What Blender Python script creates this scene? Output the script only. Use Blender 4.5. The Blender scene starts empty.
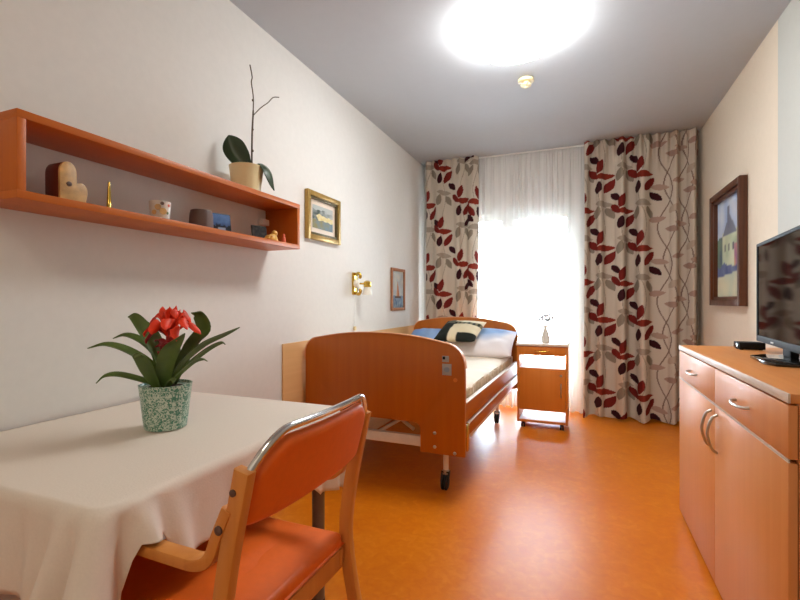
import bpy, bmesh, math, random
import numpy as np
from mathutils import Vector, Matrix, noise
random.seed(7)
rng = np.random.default_rng(11)
C = bpy.context.scene.collection
PI = math.pi
def srgb(r, g, b):
    f = lambda c: ((c/255+.055)/1.055)**2.4 if c/255 > .04045 else c/255/12.92
    return (f(r), f(g), f(b), 1)

# ------------------------------------------------------------------ camera, world, light, exposure
XL, XR, YB, ZC, YF = -1.711, 1.023, 5.017, 2.727, -1.5
cam = bpy.data.cameras.new('camera'); co = bpy.data.objects.new('camera', cam); C.objects.link(co)
cam.sensor_width = 36; cam.lens = 450/800*36; cam.clip_start = .02
cam.shift_y = (301-300)/800
co.location = (0, 0, 1.15); co.rotation_euler = (PI/2, 0, math.atan2(.3732, .9277))
bpy.context.scene.camera = co
w = bpy.data.worlds.new('sky'); bpy.context.scene.world = w; w.use_nodes = True
bg = w.node_tree.nodes['Background']; bg.inputs[0].default_value = (.72, .87, 1, 1); bg.inputs[1].default_value = 25.0
pl = bpy.data.lights.new('daylight_portal', 'AREA'); pl.shape = 'RECTANGLE'; pl.size = 1.3; pl.size_y = 2.2
pl.cycles.is_portal = True
po = bpy.data.objects.new('daylight_portal', pl); C.objects.link(po); po.location = (-.66, YB+.3, 1.1); po.rotation_euler = (-PI/2, 0, 0)
LAMP = 20.0
vs = bpy.context.scene.view_settings
vs.view_transform = 'Standard'; vs.look = 'None'; vs.exposure = 0.85; vs.gamma = 1; vs.use_curve_mapping = False

# ------------------------------------------------------------------ materials
def newmat(name):
    m = bpy.data.materials.new(name); m.use_nodes = True
    nt = m.node_tree; b = nt.nodes['Principled BSDF']
    return m, nt, b
def mat(name, col, rough=.5, metal=0, var=.06, scale=12, bump=0, spec=.5, coat=0, emis=0):
    """plain procedural material: colour gently varied by noise, optional bump"""
    m, nt, b = newmat(name)
    b.inputs['Roughness'].default_value = rough; b.inputs['Metallic'].default_value = metal
    b.inputs['Specular IOR Level'].default_value = spec; b.inputs['Coat Weight'].default_value = coat
    tc = nt.nodes.new('ShaderNodeTexCoord'); nz = nt.nodes.new('ShaderNodeTexNoise')
    nz.inputs['Scale'].default_value = scale; nz.inputs['Detail'].default_value = 4
    nt.links.new(tc.outputs['Object'], nz.inputs['Vector'])
    rp = nt.nodes.new('ShaderNodeValToRGB'); e = rp.color_ramp.elements
    e[0].position = .3; e[1].position = .7
    e[0].color = tuple(c*(1-var) for c in col[:3])+(1,); e[1].color = tuple(min(1, c*(1+var)) for c in col[:3])+(1,)
    nt.links.new(nz.outputs['Fac'], rp.inputs['Fac']); nt.links.new(rp.outputs['Color'], b.inputs['Base Color'])
    if bump:
        bp = nt.nodes.new('ShaderNodeBump'); bp.inputs['Strength'].default_value = bump; bp.inputs['Distance'].default_value = .01
        nt.links.new(nz.outputs['Fac'], bp.inputs['Height']); nt.links.new(bp.outputs['Normal'], b.inputs['Normal'])
    if emis:
        b.inputs['Emission Color'].default_value = col; b.inputs['Emission Strength'].default_value = emis
    return m
def wood(name, c1, c2, axis='z', rough=.4, sc=1.0, coat=0):
    """grain: noise stretched along one axis, plus broad figure"""
    m, nt, b = newmat(name); b.inputs['Roughness'].default_value = rough; b.inputs['Coat Weight'].default_value = coat
    tc = nt.nodes.new('ShaderNodeTexCoord'); mp = nt.nodes.new('ShaderNodeMapping')
    s = {'x': (1.2, 30, 30), 'y': (30, 1.2, 30), 'z': (30, 30, 1.2)}[axis]
    mp.inputs['Scale'].default_value = tuple(v*sc for v in s)
    nt.links.new(tc.outputs['Object'], mp.inputs['Vector'])
    nz = nt.nodes.new('ShaderNodeTexNoise'); nz.inputs['Scale'].default_value = 1; nz.inputs['Detail'].default_value = 5
    nz.inputs['Distortion'].default_value = .6
    nt.links.new(mp.outputs[0], nz.inputs['Vector'])
    rp = nt.nodes.new('ShaderNodeValToRGB'); e = rp.color_ramp.elements
    e[0].position = .28; e[1].position = .72; e[0].color = c1; e[1].color = c2
    nt.links.new(nz.outputs['Fac'], rp.inputs['Fac']); nt.links.new(rp.outputs['Color'], b.inputs['Base Color'])
    return m
def attrmat(name, rough=.8, sheen=0, trans=0):
    """colour pattern printed/painted on the thing, stored per vertex"""
    m, nt, b = newmat(name); b.inputs['Roughness'].default_value = rough
    a = nt.nodes.new('ShaderNodeVertexColor'); a.layer_name = 'print'
    nt.links.new(a.outputs['Color'], b.inputs['Base Color'])
    b.inputs['Specular IOR Level'].default_value = .2
    if trans:
        t = nt.nodes.new('ShaderNodeBsdfTranslucent'); nt.links.new(a.outputs['Color'], t.inputs['Color'])
        mx = nt.nodes.new('ShaderNodeMixShader'); mx.inputs[0].default_value = trans
        o = nt.nodes['Material Output']
        nt.links.new(b.outputs[0], mx.inputs[1]); nt.links.new(t.outputs[0], mx.inputs[2]); nt.links.new(mx.outputs[0], o.inputs[0])
    return m

M = {}
M['wall'] = mat('warm_white_plaster', srgb(222, 219, 213), .85, var=.015, scale=30, bump=.05)
M['wallR'] = mat('beige_plaster', srgb(224, 210, 190), .85, var=.015, scale=30, bump=.05)
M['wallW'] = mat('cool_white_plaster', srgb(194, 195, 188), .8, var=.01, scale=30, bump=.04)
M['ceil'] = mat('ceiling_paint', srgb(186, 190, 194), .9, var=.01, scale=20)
M['dado'] = wood('pale_beech_panel', srgb(216, 168, 112), srgb(224, 178, 122), 'y', .5)
M['beech'] = wood('orange_beech', srgb(188, 94, 10), srgb(196, 102, 14), 'y', .42)
M['beech_z'] = wood('orange_beech_upright', srgb(188, 94, 10), srgb(196, 102, 14), 'z', .42)
M['bed'] = wood('bed_veneer', srgb(178, 92, 4), srgb(186, 100, 8), 'z', .38)
M['bed_y'] = wood('bed_rail_veneer', srgb(178, 92, 4), srgb(186, 100, 8), 'y', .32)
M['bededge'] = mat('bed_edge_band', srgb(226, 160, 108), .4)
M['side'] = wood('sideboard_beech', srgb(218, 144, 80), srgb(224, 152, 88), 'z', .36)
M['sidetop'] = wood('sideboard_top_beech', srgb(214, 134, 68), srgb(224, 148, 80), 'y', .35)
M['edge'] = mat('pale_edge_band', srgb(224, 206, 186), .4)
M['night'] = wood('nightstand_beech', srgb(206, 118, 36), srgb(214, 128, 46), 'z', .4)
M['chairw'] = wood('chair_beech', srgb(204, 128, 56), srgb(218, 146, 70), 'z', .38)
M['vinyl'] = mat('orange_vinyl', srgb(232, 104, 18), .5, var=.03, scale=60, bump=.03)
M['chrome'] = mat('chrome', srgb(215, 215, 215), .12, 1, var=.01)
M['steel'] = mat('brushed_steel', srgb(190, 186, 178), .32, 1, var=.05, scale=40)
M['whitemetal'] = mat('white_lacquered_metal', srgb(226, 214, 200), .35)
M['greymetal'] = mat('grey_tube', srgb(120, 106, 94), .4)
M['rubber'] = mat('black_rubber', srgb(34, 33, 33), .6)
M['dark'] = mat('black_plastic', srgb(16, 15, 15), .6, var=.03, spec=.25)
M['cable'] = mat('dark_seam', srgb(60, 36, 22), .7)
M['screen'] = mat('dark_glass_screen', srgb(22, 21, 20), .06, var=.0, spec=.6, coat=.0)
M['brass'] = mat('brass', srgb(214, 178, 84), .22, 1, var=.04)
M['white'] = mat('white_plastic', srgb(232, 230, 224), .4, var=.01)
M['opal'] = mat('opal_glass', srgb(240, 236, 224), .25, var=.01)
M['cream'] = mat('cream_plastic', srgb(232, 216, 168), .4, var=.02)
M['linen'] = mat('tablecloth_linen', srgb(226, 214, 200), .85, var=.02, scale=200, bump=.08)
M['sheet'] = mat('bed_sheet', srgb(238, 224, 206), .85, var=.03, scale=9, bump=.35)
M['cover'] = mat('mattress_cover', srgb(214, 192, 160), .85, var=.12, scale=26, bump=.4)
M['soil'] = mat('potting_soil', srgb(52, 36, 24), .95, var=.3, scale=120, bump=.6)
M['leaf'] = mat('bromeliad_leaf', srgb(82, 104, 44), .4, var=.25, scale=14)
M['orchidleaf'] = mat('orchid_leaf', srgb(40, 62, 28), .35, var=.15, scale=14)
M['stem'] = mat('orchid_stem', srgb(82, 66, 44), .6, var=.2, scale=40)
M['red'] = mat('red_bract', srgb(232, 58, 20), .45, var=.2, scale=30)
M['darkred'] = mat('dark_red_bract', srgb(150, 28, 30), .45, var=.2, scale=30)
M['petal'] = mat('white_petal', srgb(206, 206, 212), .6)
M['burl'] = mat('burl_wood', srgb(206, 164, 104), .45, var=.28, scale=26)
M['redwood'] = wood('dark_red_wood', srgb(92, 34, 22), srgb(112, 46, 30), 'z', .4)
M['brown'] = mat('brown_ceramic', srgb(92, 66, 56), .5, var=.1)
M['ceramic'] = mat('pale_ceramic', srgb(222, 216, 206), .35, var=.02)
M['lightgrey'] = mat('light_grey_plate', srgb(168, 170, 168), .4)
M['bluegrey'] = mat('blue_grey_plastic', srgb(140, 158, 176), .5)
M['framewood'] = wood('dark_brown_frame', srgb(74, 38, 18), srgb(98, 54, 26), 'z', .4)
M['framewood2'] = wood('mid_brown_frame', srgb(150, 96, 62), srgb(170, 114, 76), 'z', .45)
M['gold'] = mat('old_gold_frame', srgb(176, 142, 76), .35, .5, var=.12, scale=60)
M['olive'] = mat('dark_olive_frame', srgb(92, 80, 46), .4, .2, var=.1, scale=60)
M['yellowfig'] = mat('yellow_ceramic', srgb(226, 176, 84), .4, var=.15, scale=50)
M['redfig'] = mat('red_ceramic', srgb(206, 92, 56), .45, var=.1)
M['shutter'] = mat('grey_shutter', srgb(150, 158, 160), .6)
M['print'] = attrmat('printed_colour', .6)
M['curtain'] = attrmat('leaf_print_fabric', .85, trans=.12)
M['pillowcase'] = attrmat('pillowcase_print', .85)

def floor_mat():
    m, nt, b = newmat('orange_marbled_linoleum')
    tc = nt.nodes.new('ShaderNodeTexCoord')
    n1 = nt.nodes.new('ShaderNodeTexNoise'); n1.inputs['Scale'].default_value = 3.2; n1.inputs['Detail'].default_value = 8; n1.inputs['Roughness'].default_value = .65; n1.inputs['Distortion'].default_value = 1.2
    n2 = nt.nodes.new('ShaderNodeTexNoise'); n2.inputs['Scale'].default_value = 24; n2.inputs['Detail'].default_value = 6; n2.inputs['Distortion'].default_value = .8
    for n in (n1, n2): nt.links.new(tc.outputs['Object'], n.inputs['Vector'])
    ad = nt.nodes.new('ShaderNodeMath'); ad.operation = 'MULTIPLY_ADD'; ad.inputs[1].default_value = .5; 
    nt.links.new(n2.outputs['Fac'], ad.inputs[0]); 
    h = nt.nodes.new('ShaderNodeMath'); h.operation = 'MULTIPLY'; h.inputs[1].default_value = .5
    nt.links.new(n1.outputs['Fac'], h.inputs[0]); nt.links.new(h.outputs[0], ad.inputs[2])
    rp = nt.nodes.new('ShaderNodeValToRGB'); e = rp.color_ramp.elements
    e[0].position = .34; e[1].position = .68; e[0].color = srgb(208, 106, 4); e[1].color = srgb(226, 136, 34)
    x = e.new(.52); x.color = srgb(216, 119, 10)
    nt.links.new(ad.outputs[0], rp.inputs['Fac']); nt.links.new(rp.outputs[0], b.inputs['Base Color'])
    b.inputs['Roughness'].default_value = .24; b.inputs['Specular IOR Level'].default_value = .38
    rr = nt.nodes.new('ShaderNodeMapRange'); rr.inputs['To Min'].default_value = .30; rr.inputs['To Max'].default_value = .40
    nt.links.new(n2.outputs['Fac'], rr.inputs['Value']); nt.links.new(rr.outputs[0], b.inputs['Roughness'])
    return m
M['floor'] = floor_mat()
def sheer_mat():
    m, nt, b = newmat('sheer_voile')
    b.inputs['Base Color'].default_value = srgb(250, 250, 248); b.inputs['Roughness'].default_value = .9; b.inputs['Specular IOR Level'].default_value = 0
    tl = nt.nodes.new('ShaderNodeBsdfTranslucent'); tl.inputs['Color'].default_value = srgb(246, 246, 246)
    tp = nt.nodes.new('ShaderNodeBsdfTransparent')
    a = nt.nodes.new('ShaderNodeMixShader'); a.inputs[0].default_value = .006
    nt.links.new(b.outputs[0], a.inputs[1]); nt.links.new(tl.outputs[0], a.inputs[2])
    # weave threads: fine vertical bands vary the see-through slightly
    tc = nt.nodes.new('ShaderNodeTexCoord'); nz = nt.nodes.new('ShaderNodeTexNoise'); mp = nt.nodes.new('ShaderNodeMapping')
    mp.inputs['Scale'].default_value = (22, 22, .15); nt.links.new(tc.outputs['Object'], mp.inputs[0]); nt.links.new(mp.outputs[0], nz.inputs['Vector'])
    nz.inputs['Scale'].default_value = 1
    mr = nt.nodes.new('ShaderNodeMapRange'); mr.inputs['To Min'].default_value = .26; mr.inputs['To Max'].default_value = .52
    nt.links.new(nz.outputs['Fac'], mr.inputs['Value'])
    c = nt.nodes.new('ShaderNodeMixShader'); nt.links.new(mr.outputs[0], c.inputs[0])
    nt.links.new(a.outputs[0], c.inputs[1]); nt.links.new(tp.outputs[0], c.inputs[2])
    nt.links.new(c.outputs[0], nt.nodes['Material Output'].inputs[0])
    return m
M['sheer'] = sheer_mat()
def glass_mat():
    m, nt, b = newmat('window_glass')
    tp = nt.nodes.new('ShaderNodeBsdfTransparent'); gl = nt.nodes.new('ShaderNodeBsdfGlossy'); gl.inputs['Roughness'].default_value = .02
    fr = nt.nodes.new('ShaderNodeFresnel'); fr.inputs[0].default_value = 1.45
    mx = nt.nodes.new('ShaderNodeMixShader'); nt.links.new(fr.outputs[0], mx.inputs[0])
    nt.links.new(tp.outputs[0], mx.inputs[1]); nt.links.new(gl.outputs[0], mx.inputs[2])
    nt.links.new(mx.outputs[0], nt.nodes['Material Output'].inputs[0])
    return m
M['glass'] = glass_mat()
def lamp_mat(name='lit_opal_dome', k=1.0, tint=(1, 1, .985, 1)):
    m, nt, b = newmat(name)
    b.inputs['Base Color'].default_value = (.9, .9, .88, 1)
    b.inputs['Emission Color'].default_value = tint; b.inputs['Emission Strength'].default_value = LAMP*k
    return m
M['lamp'] = lamp_mat(); M['lamp_fill'] = lamp_mat('added_fill_dome', .42, (1, .86, .66, 1))  # the weaker, warmer glow is for the added fill dome
def pot_mat():
    """green-and-white crackle glaze"""
    m, nt, b = newmat('green_crackle_glaze'); b.inputs['Roughness'].default_value = .3
    tc = nt.nodes.new('ShaderNodeTexCoord'); nz = nt.nodes.new('ShaderNodeTexNoise'); nz.inputs['Scale'].default_value = 105; nz.inputs['Detail'].default_value = 2
    nz.inputs['Distortion'].default_value = 1.8
    nt.links.new(tc.outputs['Object'], nz.inputs['Vector'])
    rp = nt.nodes.new('ShaderNodeValToRGB'); e = rp.color_ramp.elements
    e[0].position = .46; e[0].color = srgb(70, 128, 104); e[1].position = .54; e[1].color = srgb(192, 206, 190)
    nt.links.new(nz.outputs['Fac'], rp.inputs[0]); nt.links.new(rp.outputs[0], b.inputs['Base Color'])
    return m
M['pot'] = pot_mat()

# ------------------------------------------------------------------ mesh helpers
def box(bm, x0, x1, y0, y1, z0, z1, bev=0, seg=2):
    r = bmesh.ops.create_cube(bm, size=1)
    for v in r['verts']:
        v.co = Vector(((x0+x1)/2+v.co.x*(x1-x0), (y0+y1)/2+v.co.y*(y1-y0), (z0+z1)/2+v.co.z*(z1-z0)))
    if bev:
        ed = list({e for v in r['verts'] for e in v.link_edges})
        bmesh.ops.bevel(bm, geom=ed, offset=bev, segments=seg, profile=.5, affect='EDGES')
    return bm
def B(*a, **k): return box(bmesh.new(), *a, **k)
def tube(bm, pts, r, seg=12, cap=True, flat=None):
    pts = [Vector(p) for p in pts]; n = len(pts)
    rs = r if isinstance(r, (list, tuple)) else [r]*n
    rings = []; up = None
    for i, p in enumerate(pts):
        t = (pts[min(i+1, n-1)]-pts[max(i-1, 0)]).normalized()
        if up is None:
            up = Vector((0, 0, 1)) if abs(t.z) < .9 else Vector((1, 0, 0))
        a = t.cross(up)
        if a.length < 1e-5: a = t.orthogonal()
        a.normalize(); b = a.cross(t).normalized(); up = b
        rings.append([bm.verts.new(p+a*math.cos(2*PI*k/seg)*rs[i]+b*math.sin(2*PI*k/seg)*rs[i]) for k in range(seg)])
    for i in range(n-1):
        for k in range(seg):
            bm.faces.new((rings[i][k], rings[i][(k+1) % seg], rings[i+1][(k+1) % seg], rings[i+1][k]))
    if cap:
        bm.faces.new(rings[0][::-1]); bm.faces.new(rings[-1])
    return bm
def T(*a, **k): return tube(bmesh.new(), *a, **k)
def lathe(bm, prof, c=(0, 0, 0), seg=40, axis='z', sx=1, sy=1):
    rings = []
    for r, z in prof:
        ring = []
        for k in range(seg):
            a = 2*PI*k/seg; p = (r*math.cos(a)*sx, r*math.sin(a)*sy, z)
            if axis == 'x': p = (p[2], p[0], p[1])
            if axis == 'y': p = (p[0], p[2], p[1])
            ring.append(bm.verts.new(Vector(c)+Vector(p)))
        rings.append(ring)
    for i in range(len(rings)-1):
        for k in range(seg):
            bm.faces.new((rings[i][k], rings[i][(k+1) % seg], rings[i+1][(k+1) % seg], rings[i+1][k]))
    bm.faces.new(rings[0][::-1]); bm.faces.new(rings[-1])
    return bm
def L(*a, **k): return lathe(bmesh.new(), *a, **k)
def prism(bm, poly, d0, d1, plane='xz', bev=0):
    """outline extruded through the third axis"""
    def P(p, d):
        return {'xz': (p[0], d, p[1]), 'yz': (d, p[0], p[1]), 'xy': (p[0], p[1], d)}[plane]
    a = [bm.verts.new(P(p, d0)) for p in poly]; b = [bm.verts.new(P(p, d1)) for p in poly]
    n = len(poly)
    f = [bm.faces.new(a), bm.faces.new(b[::-1])]
    for i in range(n): bm.faces.new((a[i], b[i], b[(i+1) % n], a[(i+1) % n]))
    if bev:
        bm.normal_update()
        ed = [e for e in set(f[0].edges) | set(f[1].edges)]
        bmesh.ops.bevel(bm, geom=ed, offset=bev, segments=2, profile=.5, affect='EDGES')
    return bm
def PR(*a, **k): return prism(bmesh.new(), *a, **k)
def smooth_path(pts, n=8):
    """Catmull-Rom through the points"""
    p = [Vector(q) for q in pts]; p = [p[0]*2-p[1]]+p+[p[-1]*2-p[-2]]; out = []
    for i in range(1, len(p)-2):
        for k in range(n):
            t = k/n; a, b, c, d = p[i-1], p[i], p[i+1], p[i+2]
            out.append(.5*((2*b)+(c-a)*t+(2*a-5*b+4*c-d)*t*t+(3*b-a-3*c+d)*t**3))
    return out+[p[-2]]
def strip(bm, path, widths, th, side):
    """ribbon of given widths along a path, `side` is the width direction; real thickness"""
    side = Vector(side).normalized(); n = len(path); rows = []
    for i, p in enumerate(path):
        p = Vector(p); t = (Vector(path[min(i+1, n-1)])-Vector(path[max(i-1, 0)])).normalized()
        nn = t.cross(side).normalized(); w_ = widths[i] if isinstance(widths, (list, tuple)) else widths
        rows.append([bm.verts.new(p+side*sx*w_/2+nn*sz*th/2) for sx, sz in ((-1, -1), (1, -1), (1, 1), (-1, 1))])
    for i in range(n-1):
        for k in range(4): bm.faces.new((rows[i][k], rows[i][(k+1) % 4], rows[i+1][(k+1) % 4], rows[i+1][k]))
    bm.faces.new(rows[0][::-1]); bm.faces.new(rows[-1])
    return bm
def grid(nu, nv, fn, close=False):
    """surface from fn(u, v) with u, v in 0..1"""
    bm = bmesh.new(); vv = [[bm.verts.new(fn(i/(nu-1), j/(nv-1))) for i in range(nu)] for j in range(nv)]
    for j in range(nv-1):
        for i in range(nu-1): bm.faces.new((vv[j][i], vv[j][i+1], vv[j+1][i+1], vv[j+1][i]))
    return bm
def cushion(w_, d_, h, n=22, pinch=.22, seed=0):
    """closed soft pad centred on the origin, lying in xy"""
    bm = bmesh.new(); top = {}; bot = {}
    for j in range(n+1):
        for i in range(n+1):
            u = 2*i/n-1; v = 2*j/n-1
            k = max(0, (1-abs(u)**2.6)*(1-abs(v)**2.6))**.5
            px = u*(1-pinch*.35*(1-v*v)*abs(u)**3*.5)*w_/2; py = v*(1-pinch*.35*(1-u*u)*abs(v)**3*.5)*d_/2
            wob = noise.noise(Vector((u*2.3+seed, v*2.3, seed)))*.14*h*k
            top[i, j] = bm.verts.new((px, py, h/2*k+wob))
            edge = i in (0, n) or j in (0, n)
            bot[i, j] = top[i, j] if edge else bm.verts.new((px, py, -h/2*k))
    for j in range(n):
        for i in range(n):
            bm.faces.new((top[i, j], top[i+1, j], top[i+1, j+1], top[i, j+1]))
            q = (bot[i, j], bot[i, j+1], bot[i+1, j+1], bot[i+1, j])
            if len(set(q)) == 4 and q != (top[i, j], top[i, j+1], top[i+1, j+1], top[i+1, j]):
                try: bm.faces.new(q)
                except ValueError: pass
    return bm
def rot(bm, m): bmesh.ops.transform(bm, matrix=m, verts=bm.verts); return bm

def obj(name, bm, m, parent=None, world=True, sharp=38, colour=None):
    """link a bmesh as ONE mesh object; with world=True the mesh is given in room coordinates and re-based on its thing"""
    root = parent
    while root is not None and root.parent is not None: root = root.parent
    if root is not None and world: bmesh.ops.translate(bm, verts=bm.verts, vec=-Vector(root.location))
    bmesh.ops.recalc_face_normals(bm, faces=bm.faces)
    me = bpy.data.meshes.new(name)
    for f in bm.faces: f.smooth = True
    bm.to_mesh(me); bm.free()
    me.set_sharp_from_angle(angle=math.radians(sharp))
    me.materials.append(M[m] if isinstance(m, str) else m)
    if colour is not None:
        at = me.color_attributes.new('print', 'FLOAT_COLOR', 'POINT')
        at.data.foreach_set('color', np.asarray(colour, dtype=np.float32).ravel())
    o = bpy.data.objects.new(name, me); C.objects.link(o)
    if parent is not None: o.parent = parent
    return o
def thing(name, loc, label, cat, group=None, rz=0):
    o = bpy.data.objects.new(name, None); C.objects.link(o); o.empty_display_size = .05
    o.location = loc; o.rotation_euler = (0, 0, rz); o['label'] = label; o['category'] = cat
    if group: o['group'] = group
    bpy.context.view_layer.update()
    return o
def tag(o, label, cat, group=None):
    o['label'] = label; o['category'] = cat
    if group: o['group'] = group
    return o
def struct(name, bm, m, parent=None, **k):
    o = obj(name, bm, m, parent, **k)
    if parent is None: o['kind'] = 'structure'
    return o
def lab(o, s): o['label'] = s; return o

# ------------------------------------------------------------------ the room
struct('floor', B(XL-.1, XR+.1, YF-.1, YB+.12, -.08, 0), 'floor')
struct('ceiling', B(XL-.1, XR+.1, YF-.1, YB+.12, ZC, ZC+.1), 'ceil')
struct('wall_left', B(XL-.1, XL, YF, YB+.12, 0, ZC), 'wall')
YE = 3.128
struct('wall_right', B(XR, XR+.1, YE, YB+.12, 0, ZC), 'wallR')
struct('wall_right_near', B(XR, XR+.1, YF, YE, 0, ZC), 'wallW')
struct('wall_front', B(XL, XR, YF-.1, YF, 0, ZC), 'wall')
WX0, WX1, WZ1 = -1.32, -.03, 2.16
bm = bmesh.new()
box(bm, XL, WX0, YB, YB+.12, 0, ZC); box(bm, WX1, XR, YB, YB+.12, 0, ZC); box(bm, WX0, WX1, YB, YB+.12, WZ1, ZC)
struct('wall_back', bm, 'wall')
# pale wooden protection board on the wall behind the bed
struct('trim_1', B(XL, XL+.012, 2.3, 4.86, 0.001, .885, .003), 'dado')
# balcony window with a door sash
win = struct('window_1', bmesh.ops.create_cube and B(WX0, WX1, YB+.02, YB+.09, .0, .06), 'white')
bm = bmesh.new()
for x0, x1 in ((WX0, WX0+.06), (WX1-.06, WX1)): box(bm, x0, x1, YB+.02, YB+.09, .06, WZ1, .004)
box(bm, WX0+.06, WX1-.06, YB+.02, YB+.09, WZ1-.06, WZ1, .004)
obj('window_frame', bm, 'white', win)
for x0, x1 in ((WX0+.06, -.765), (-.715, WX1-.06)):
    bm = bmesh.new()
    box(bm, x0, x0+.05, YB+.03, YB+.08, .06, WZ1-.06, .004); box(bm, x1-.05, x1, YB+.03, YB+.08, .06, WZ1-.06, .004)
    box(bm, x0+.05, x1-.05, YB+.03, YB+.08, .06, .16, .004); box(bm, x0+.05, x1-.05, YB+.03, YB+.08, WZ1-.12, WZ1-.06, .004)
    s = obj('sash', bm, 'white', win)
    obj('pane', B(x0+.05, x1-.05, YB+.052, YB+.058, .16, WZ1-.12), 'glass', s)
obj('mullion', B(-.765, -.715, YB+.02, YB+.09, .06, WZ1-.06, .004), 'white', win)
# roller shutter drawn a little way down outside
sh = thing('roller_shutter', (-.67, YB+.16, 1.86), 'grey roller shutter pulled a little way down outside the balcony window', 'shutter')
for k in range(3):
    obj('slat', B(WX0-.02, WX1+.02, YB+.15, YB+.165, 1.865+k*.055, 1.91+k*.055, .003), 'shutter', sh)

# ------------------------------------------------------------------ curtains
RED, RUST, MAR, GRY, GR2 = srgb(122, 36, 30), srgb(140, 50, 36), srgb(58, 20, 27), srgb(168, 154, 138), srgb(144, 132, 116)
BASE = srgb(210, 198, 182)
def leaf_mask(S, Z, cx, cz, ang, ln, wd):
    a = ((S-cx)*math.cos(ang)+(Z-cz)*math.sin(ang))/(ln/2); b = (-(S-cx)*math.sin(ang)+(Z-cz)*math.cos(ang))
    return (np.abs(a) < 1) & (np.abs(b) < wd/2*np.clip(1-a*a, 0, 1)**.85*(1-.15*a))
def cluster(cx, cz, mir=1):
    D_ = math.radians; o = []
    for dx, dz, an, ln, wd, c in (
            (-.02, .095, 74, .15, .062, RED), (.015, -.005, 2, .155, .064, RUST), (.055, -.10, 60, .155, .064, RED),
            (-.035, -.115, 80, .125, .058, MAR), (.10, -.215, -50, .11, .058, MAR), (-.075, .02, -58, .12, .058, RED),
            (.01, -.275, -8, .15, .058, GRY), (-.045, -.355, 78, .13, .056, GR2), (.06, -.365, -66, .125, .054, GR2)):
        o.append((cx+mir*dx, cz+dz, D_(an if mir > 0 else 180-an), ln, wd, c))
    return o
def curtain_colour(S, Z, cols):
    col = np.empty(S.shape+(4,)); col[:] = BASE
    for s0, ph, kind in cols:
        if kind == 'vine':
            c = srgb(132, 110, 98)
            for k in (0, 1):
                ctr = s0+.04*np.sin(2*PI*(Z+ph)/.7+k*PI*.85)+k*.03
                col[np.abs(S-ctr) < .0038] = c
            for i in range(5):
                z0 = ph+i*.7-.3
                for dx, dz, an, c2 in ((-.045, 0, 15, srgb(176, 146, 132)), (.05, .09, 50, srgb(190, 170, 152)), (.045, -.10, -10, srgb(170, 140, 126)), (-.03, .30, -12, srgb(178, 150, 134))):
                    m = leaf_mask(S, Z, s0+dx, z0+dz, math.radians(an), .10, .055)
                    col[m] = c2
        else:
            # pale stems first, then leaves over them
            ctr = s0+.03*np.sin(2*PI*(Z+ph)/.7); col[np.abs(S-ctr) < .003] = GRY
            for i in range(5):
                for cx, cz, an, ln, wd, c in cluster(s0, ph+i*.7-.2, kind):
                    col[leaf_mask(S, Z, cx, cz, an, ln, wd)] = c
    return col
def make_curtain(name, x0, x1, y0, z0, z1, folds, amp, cols, label, seed, ds=.006, dz=.006, gather=1.0, tail=0, m='curtain', printed=True):
    r = np.random.default_rng(seed)
    xx = np.linspace(0, 1, 1600)
    # uneven fold phase
    warp = xx+.035*np.sin(2*PI*xx*1.3+r.random()*6)+.02*np.sin(2*PI*xx*2.7+r.random()*6)
    q_ = np.sin(2*PI*folds*warp)+.25*np.sin(2*PI*folds*2*warp+1.1); f1 = np.sign(q_)*np.abs(q_)**.7*1.1 if printed else q_*1.2
    env = .75+.25*np.sin(2*PI*xx*1.7+r.random()*6)
    Y1 = amp*f1*env
    if tail: Y1 = Y1+tail*np.clip((xx-.93)/.07, 0, 1)**2
    Y2 = amp*.45*np.sin(2*PI*folds*2.6*xx+r.random()*6)
    X = x0+(x1-x0)*xx
    s = np.concatenate([[0], np.cumsum(np.hypot(np.diff(X), np.diff(Y1)))])
    ns = int(s[-1]/ds)+1; nz = int((z1-z0)/dz)+1
    su = np.linspace(0, s[-1], ns); Xs = np.interp(su, s, X); Y1s = np.interp(su, s, Y1); Y2s = np.interp(su, s, Y2); xs = np.interp(su, s, xx)
    zs = np.linspace(z0, z1, nz)
    bm = bmesh.new(); rows = []
    for z in zs:
        h = (z-z0)/(z1-z0); top = max(0, (h-.86)/.14); b2 = min(1, top*1.3)
        sway = 1+.25*(1-h)
        row = []
        for i in range(ns):
            yy = Y1s[i]*sway*(1-.65*b2)+Y2s[i]*b2
            hx = .012*math.sin(7*xs[i]+3*h+seed)*(1-h)
            zz = z + (.012*math.sin(xs[i]*folds*5+seed)*(1-h)**3)
            row.append(bm.verts.new((Xs[i]+hx, y0+yy, zz)))
        rows.append(row)
    for j in range(nz-1):
        a, b = rows[j], rows[j+1]
        for i in range(ns-1): bm.faces.new((a[i], a[i+1], b[i+1], b[i]))
    col = None
    if printed:
        S, Z = np.meshgrid(su*(x1-x0)/s[-1], zs); col = curtain_colour(S, Z-z0, cols)
    o = obj(name, bm, m, colour=col, sharp=180)
    tag(o, label, 'curtain')
    md = o.modifiers.new('thickness', 'SOLIDIFY'); md.thickness = .0015 if printed else .0006
    return o
make_curtain('curtain', -1.625, -1.03, 4.83, .03, 2.722, 3.0, .036,
             [(.02, .30, 1), (.19, .0, 1), (.40, .33, 1), (.56, .30, -1)], 'leaf-print curtain hanging at the left side of the window behind the bed', 3)
make_curtain('curtain', .03, 1.003, 4.815, .02, 2.722, 5.0, .058,
             [(.0, .12, 1), (.16, .45, 1), (.335, .10, 1), (.50, .43, 1), (.655, .1, 'vine'), (.79, .45, 'vine'), (.92, .1, 'vine')],
             'wide leaf-print curtain hanging at the right side of the window by the beige wall', 5, tail=.05)
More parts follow.
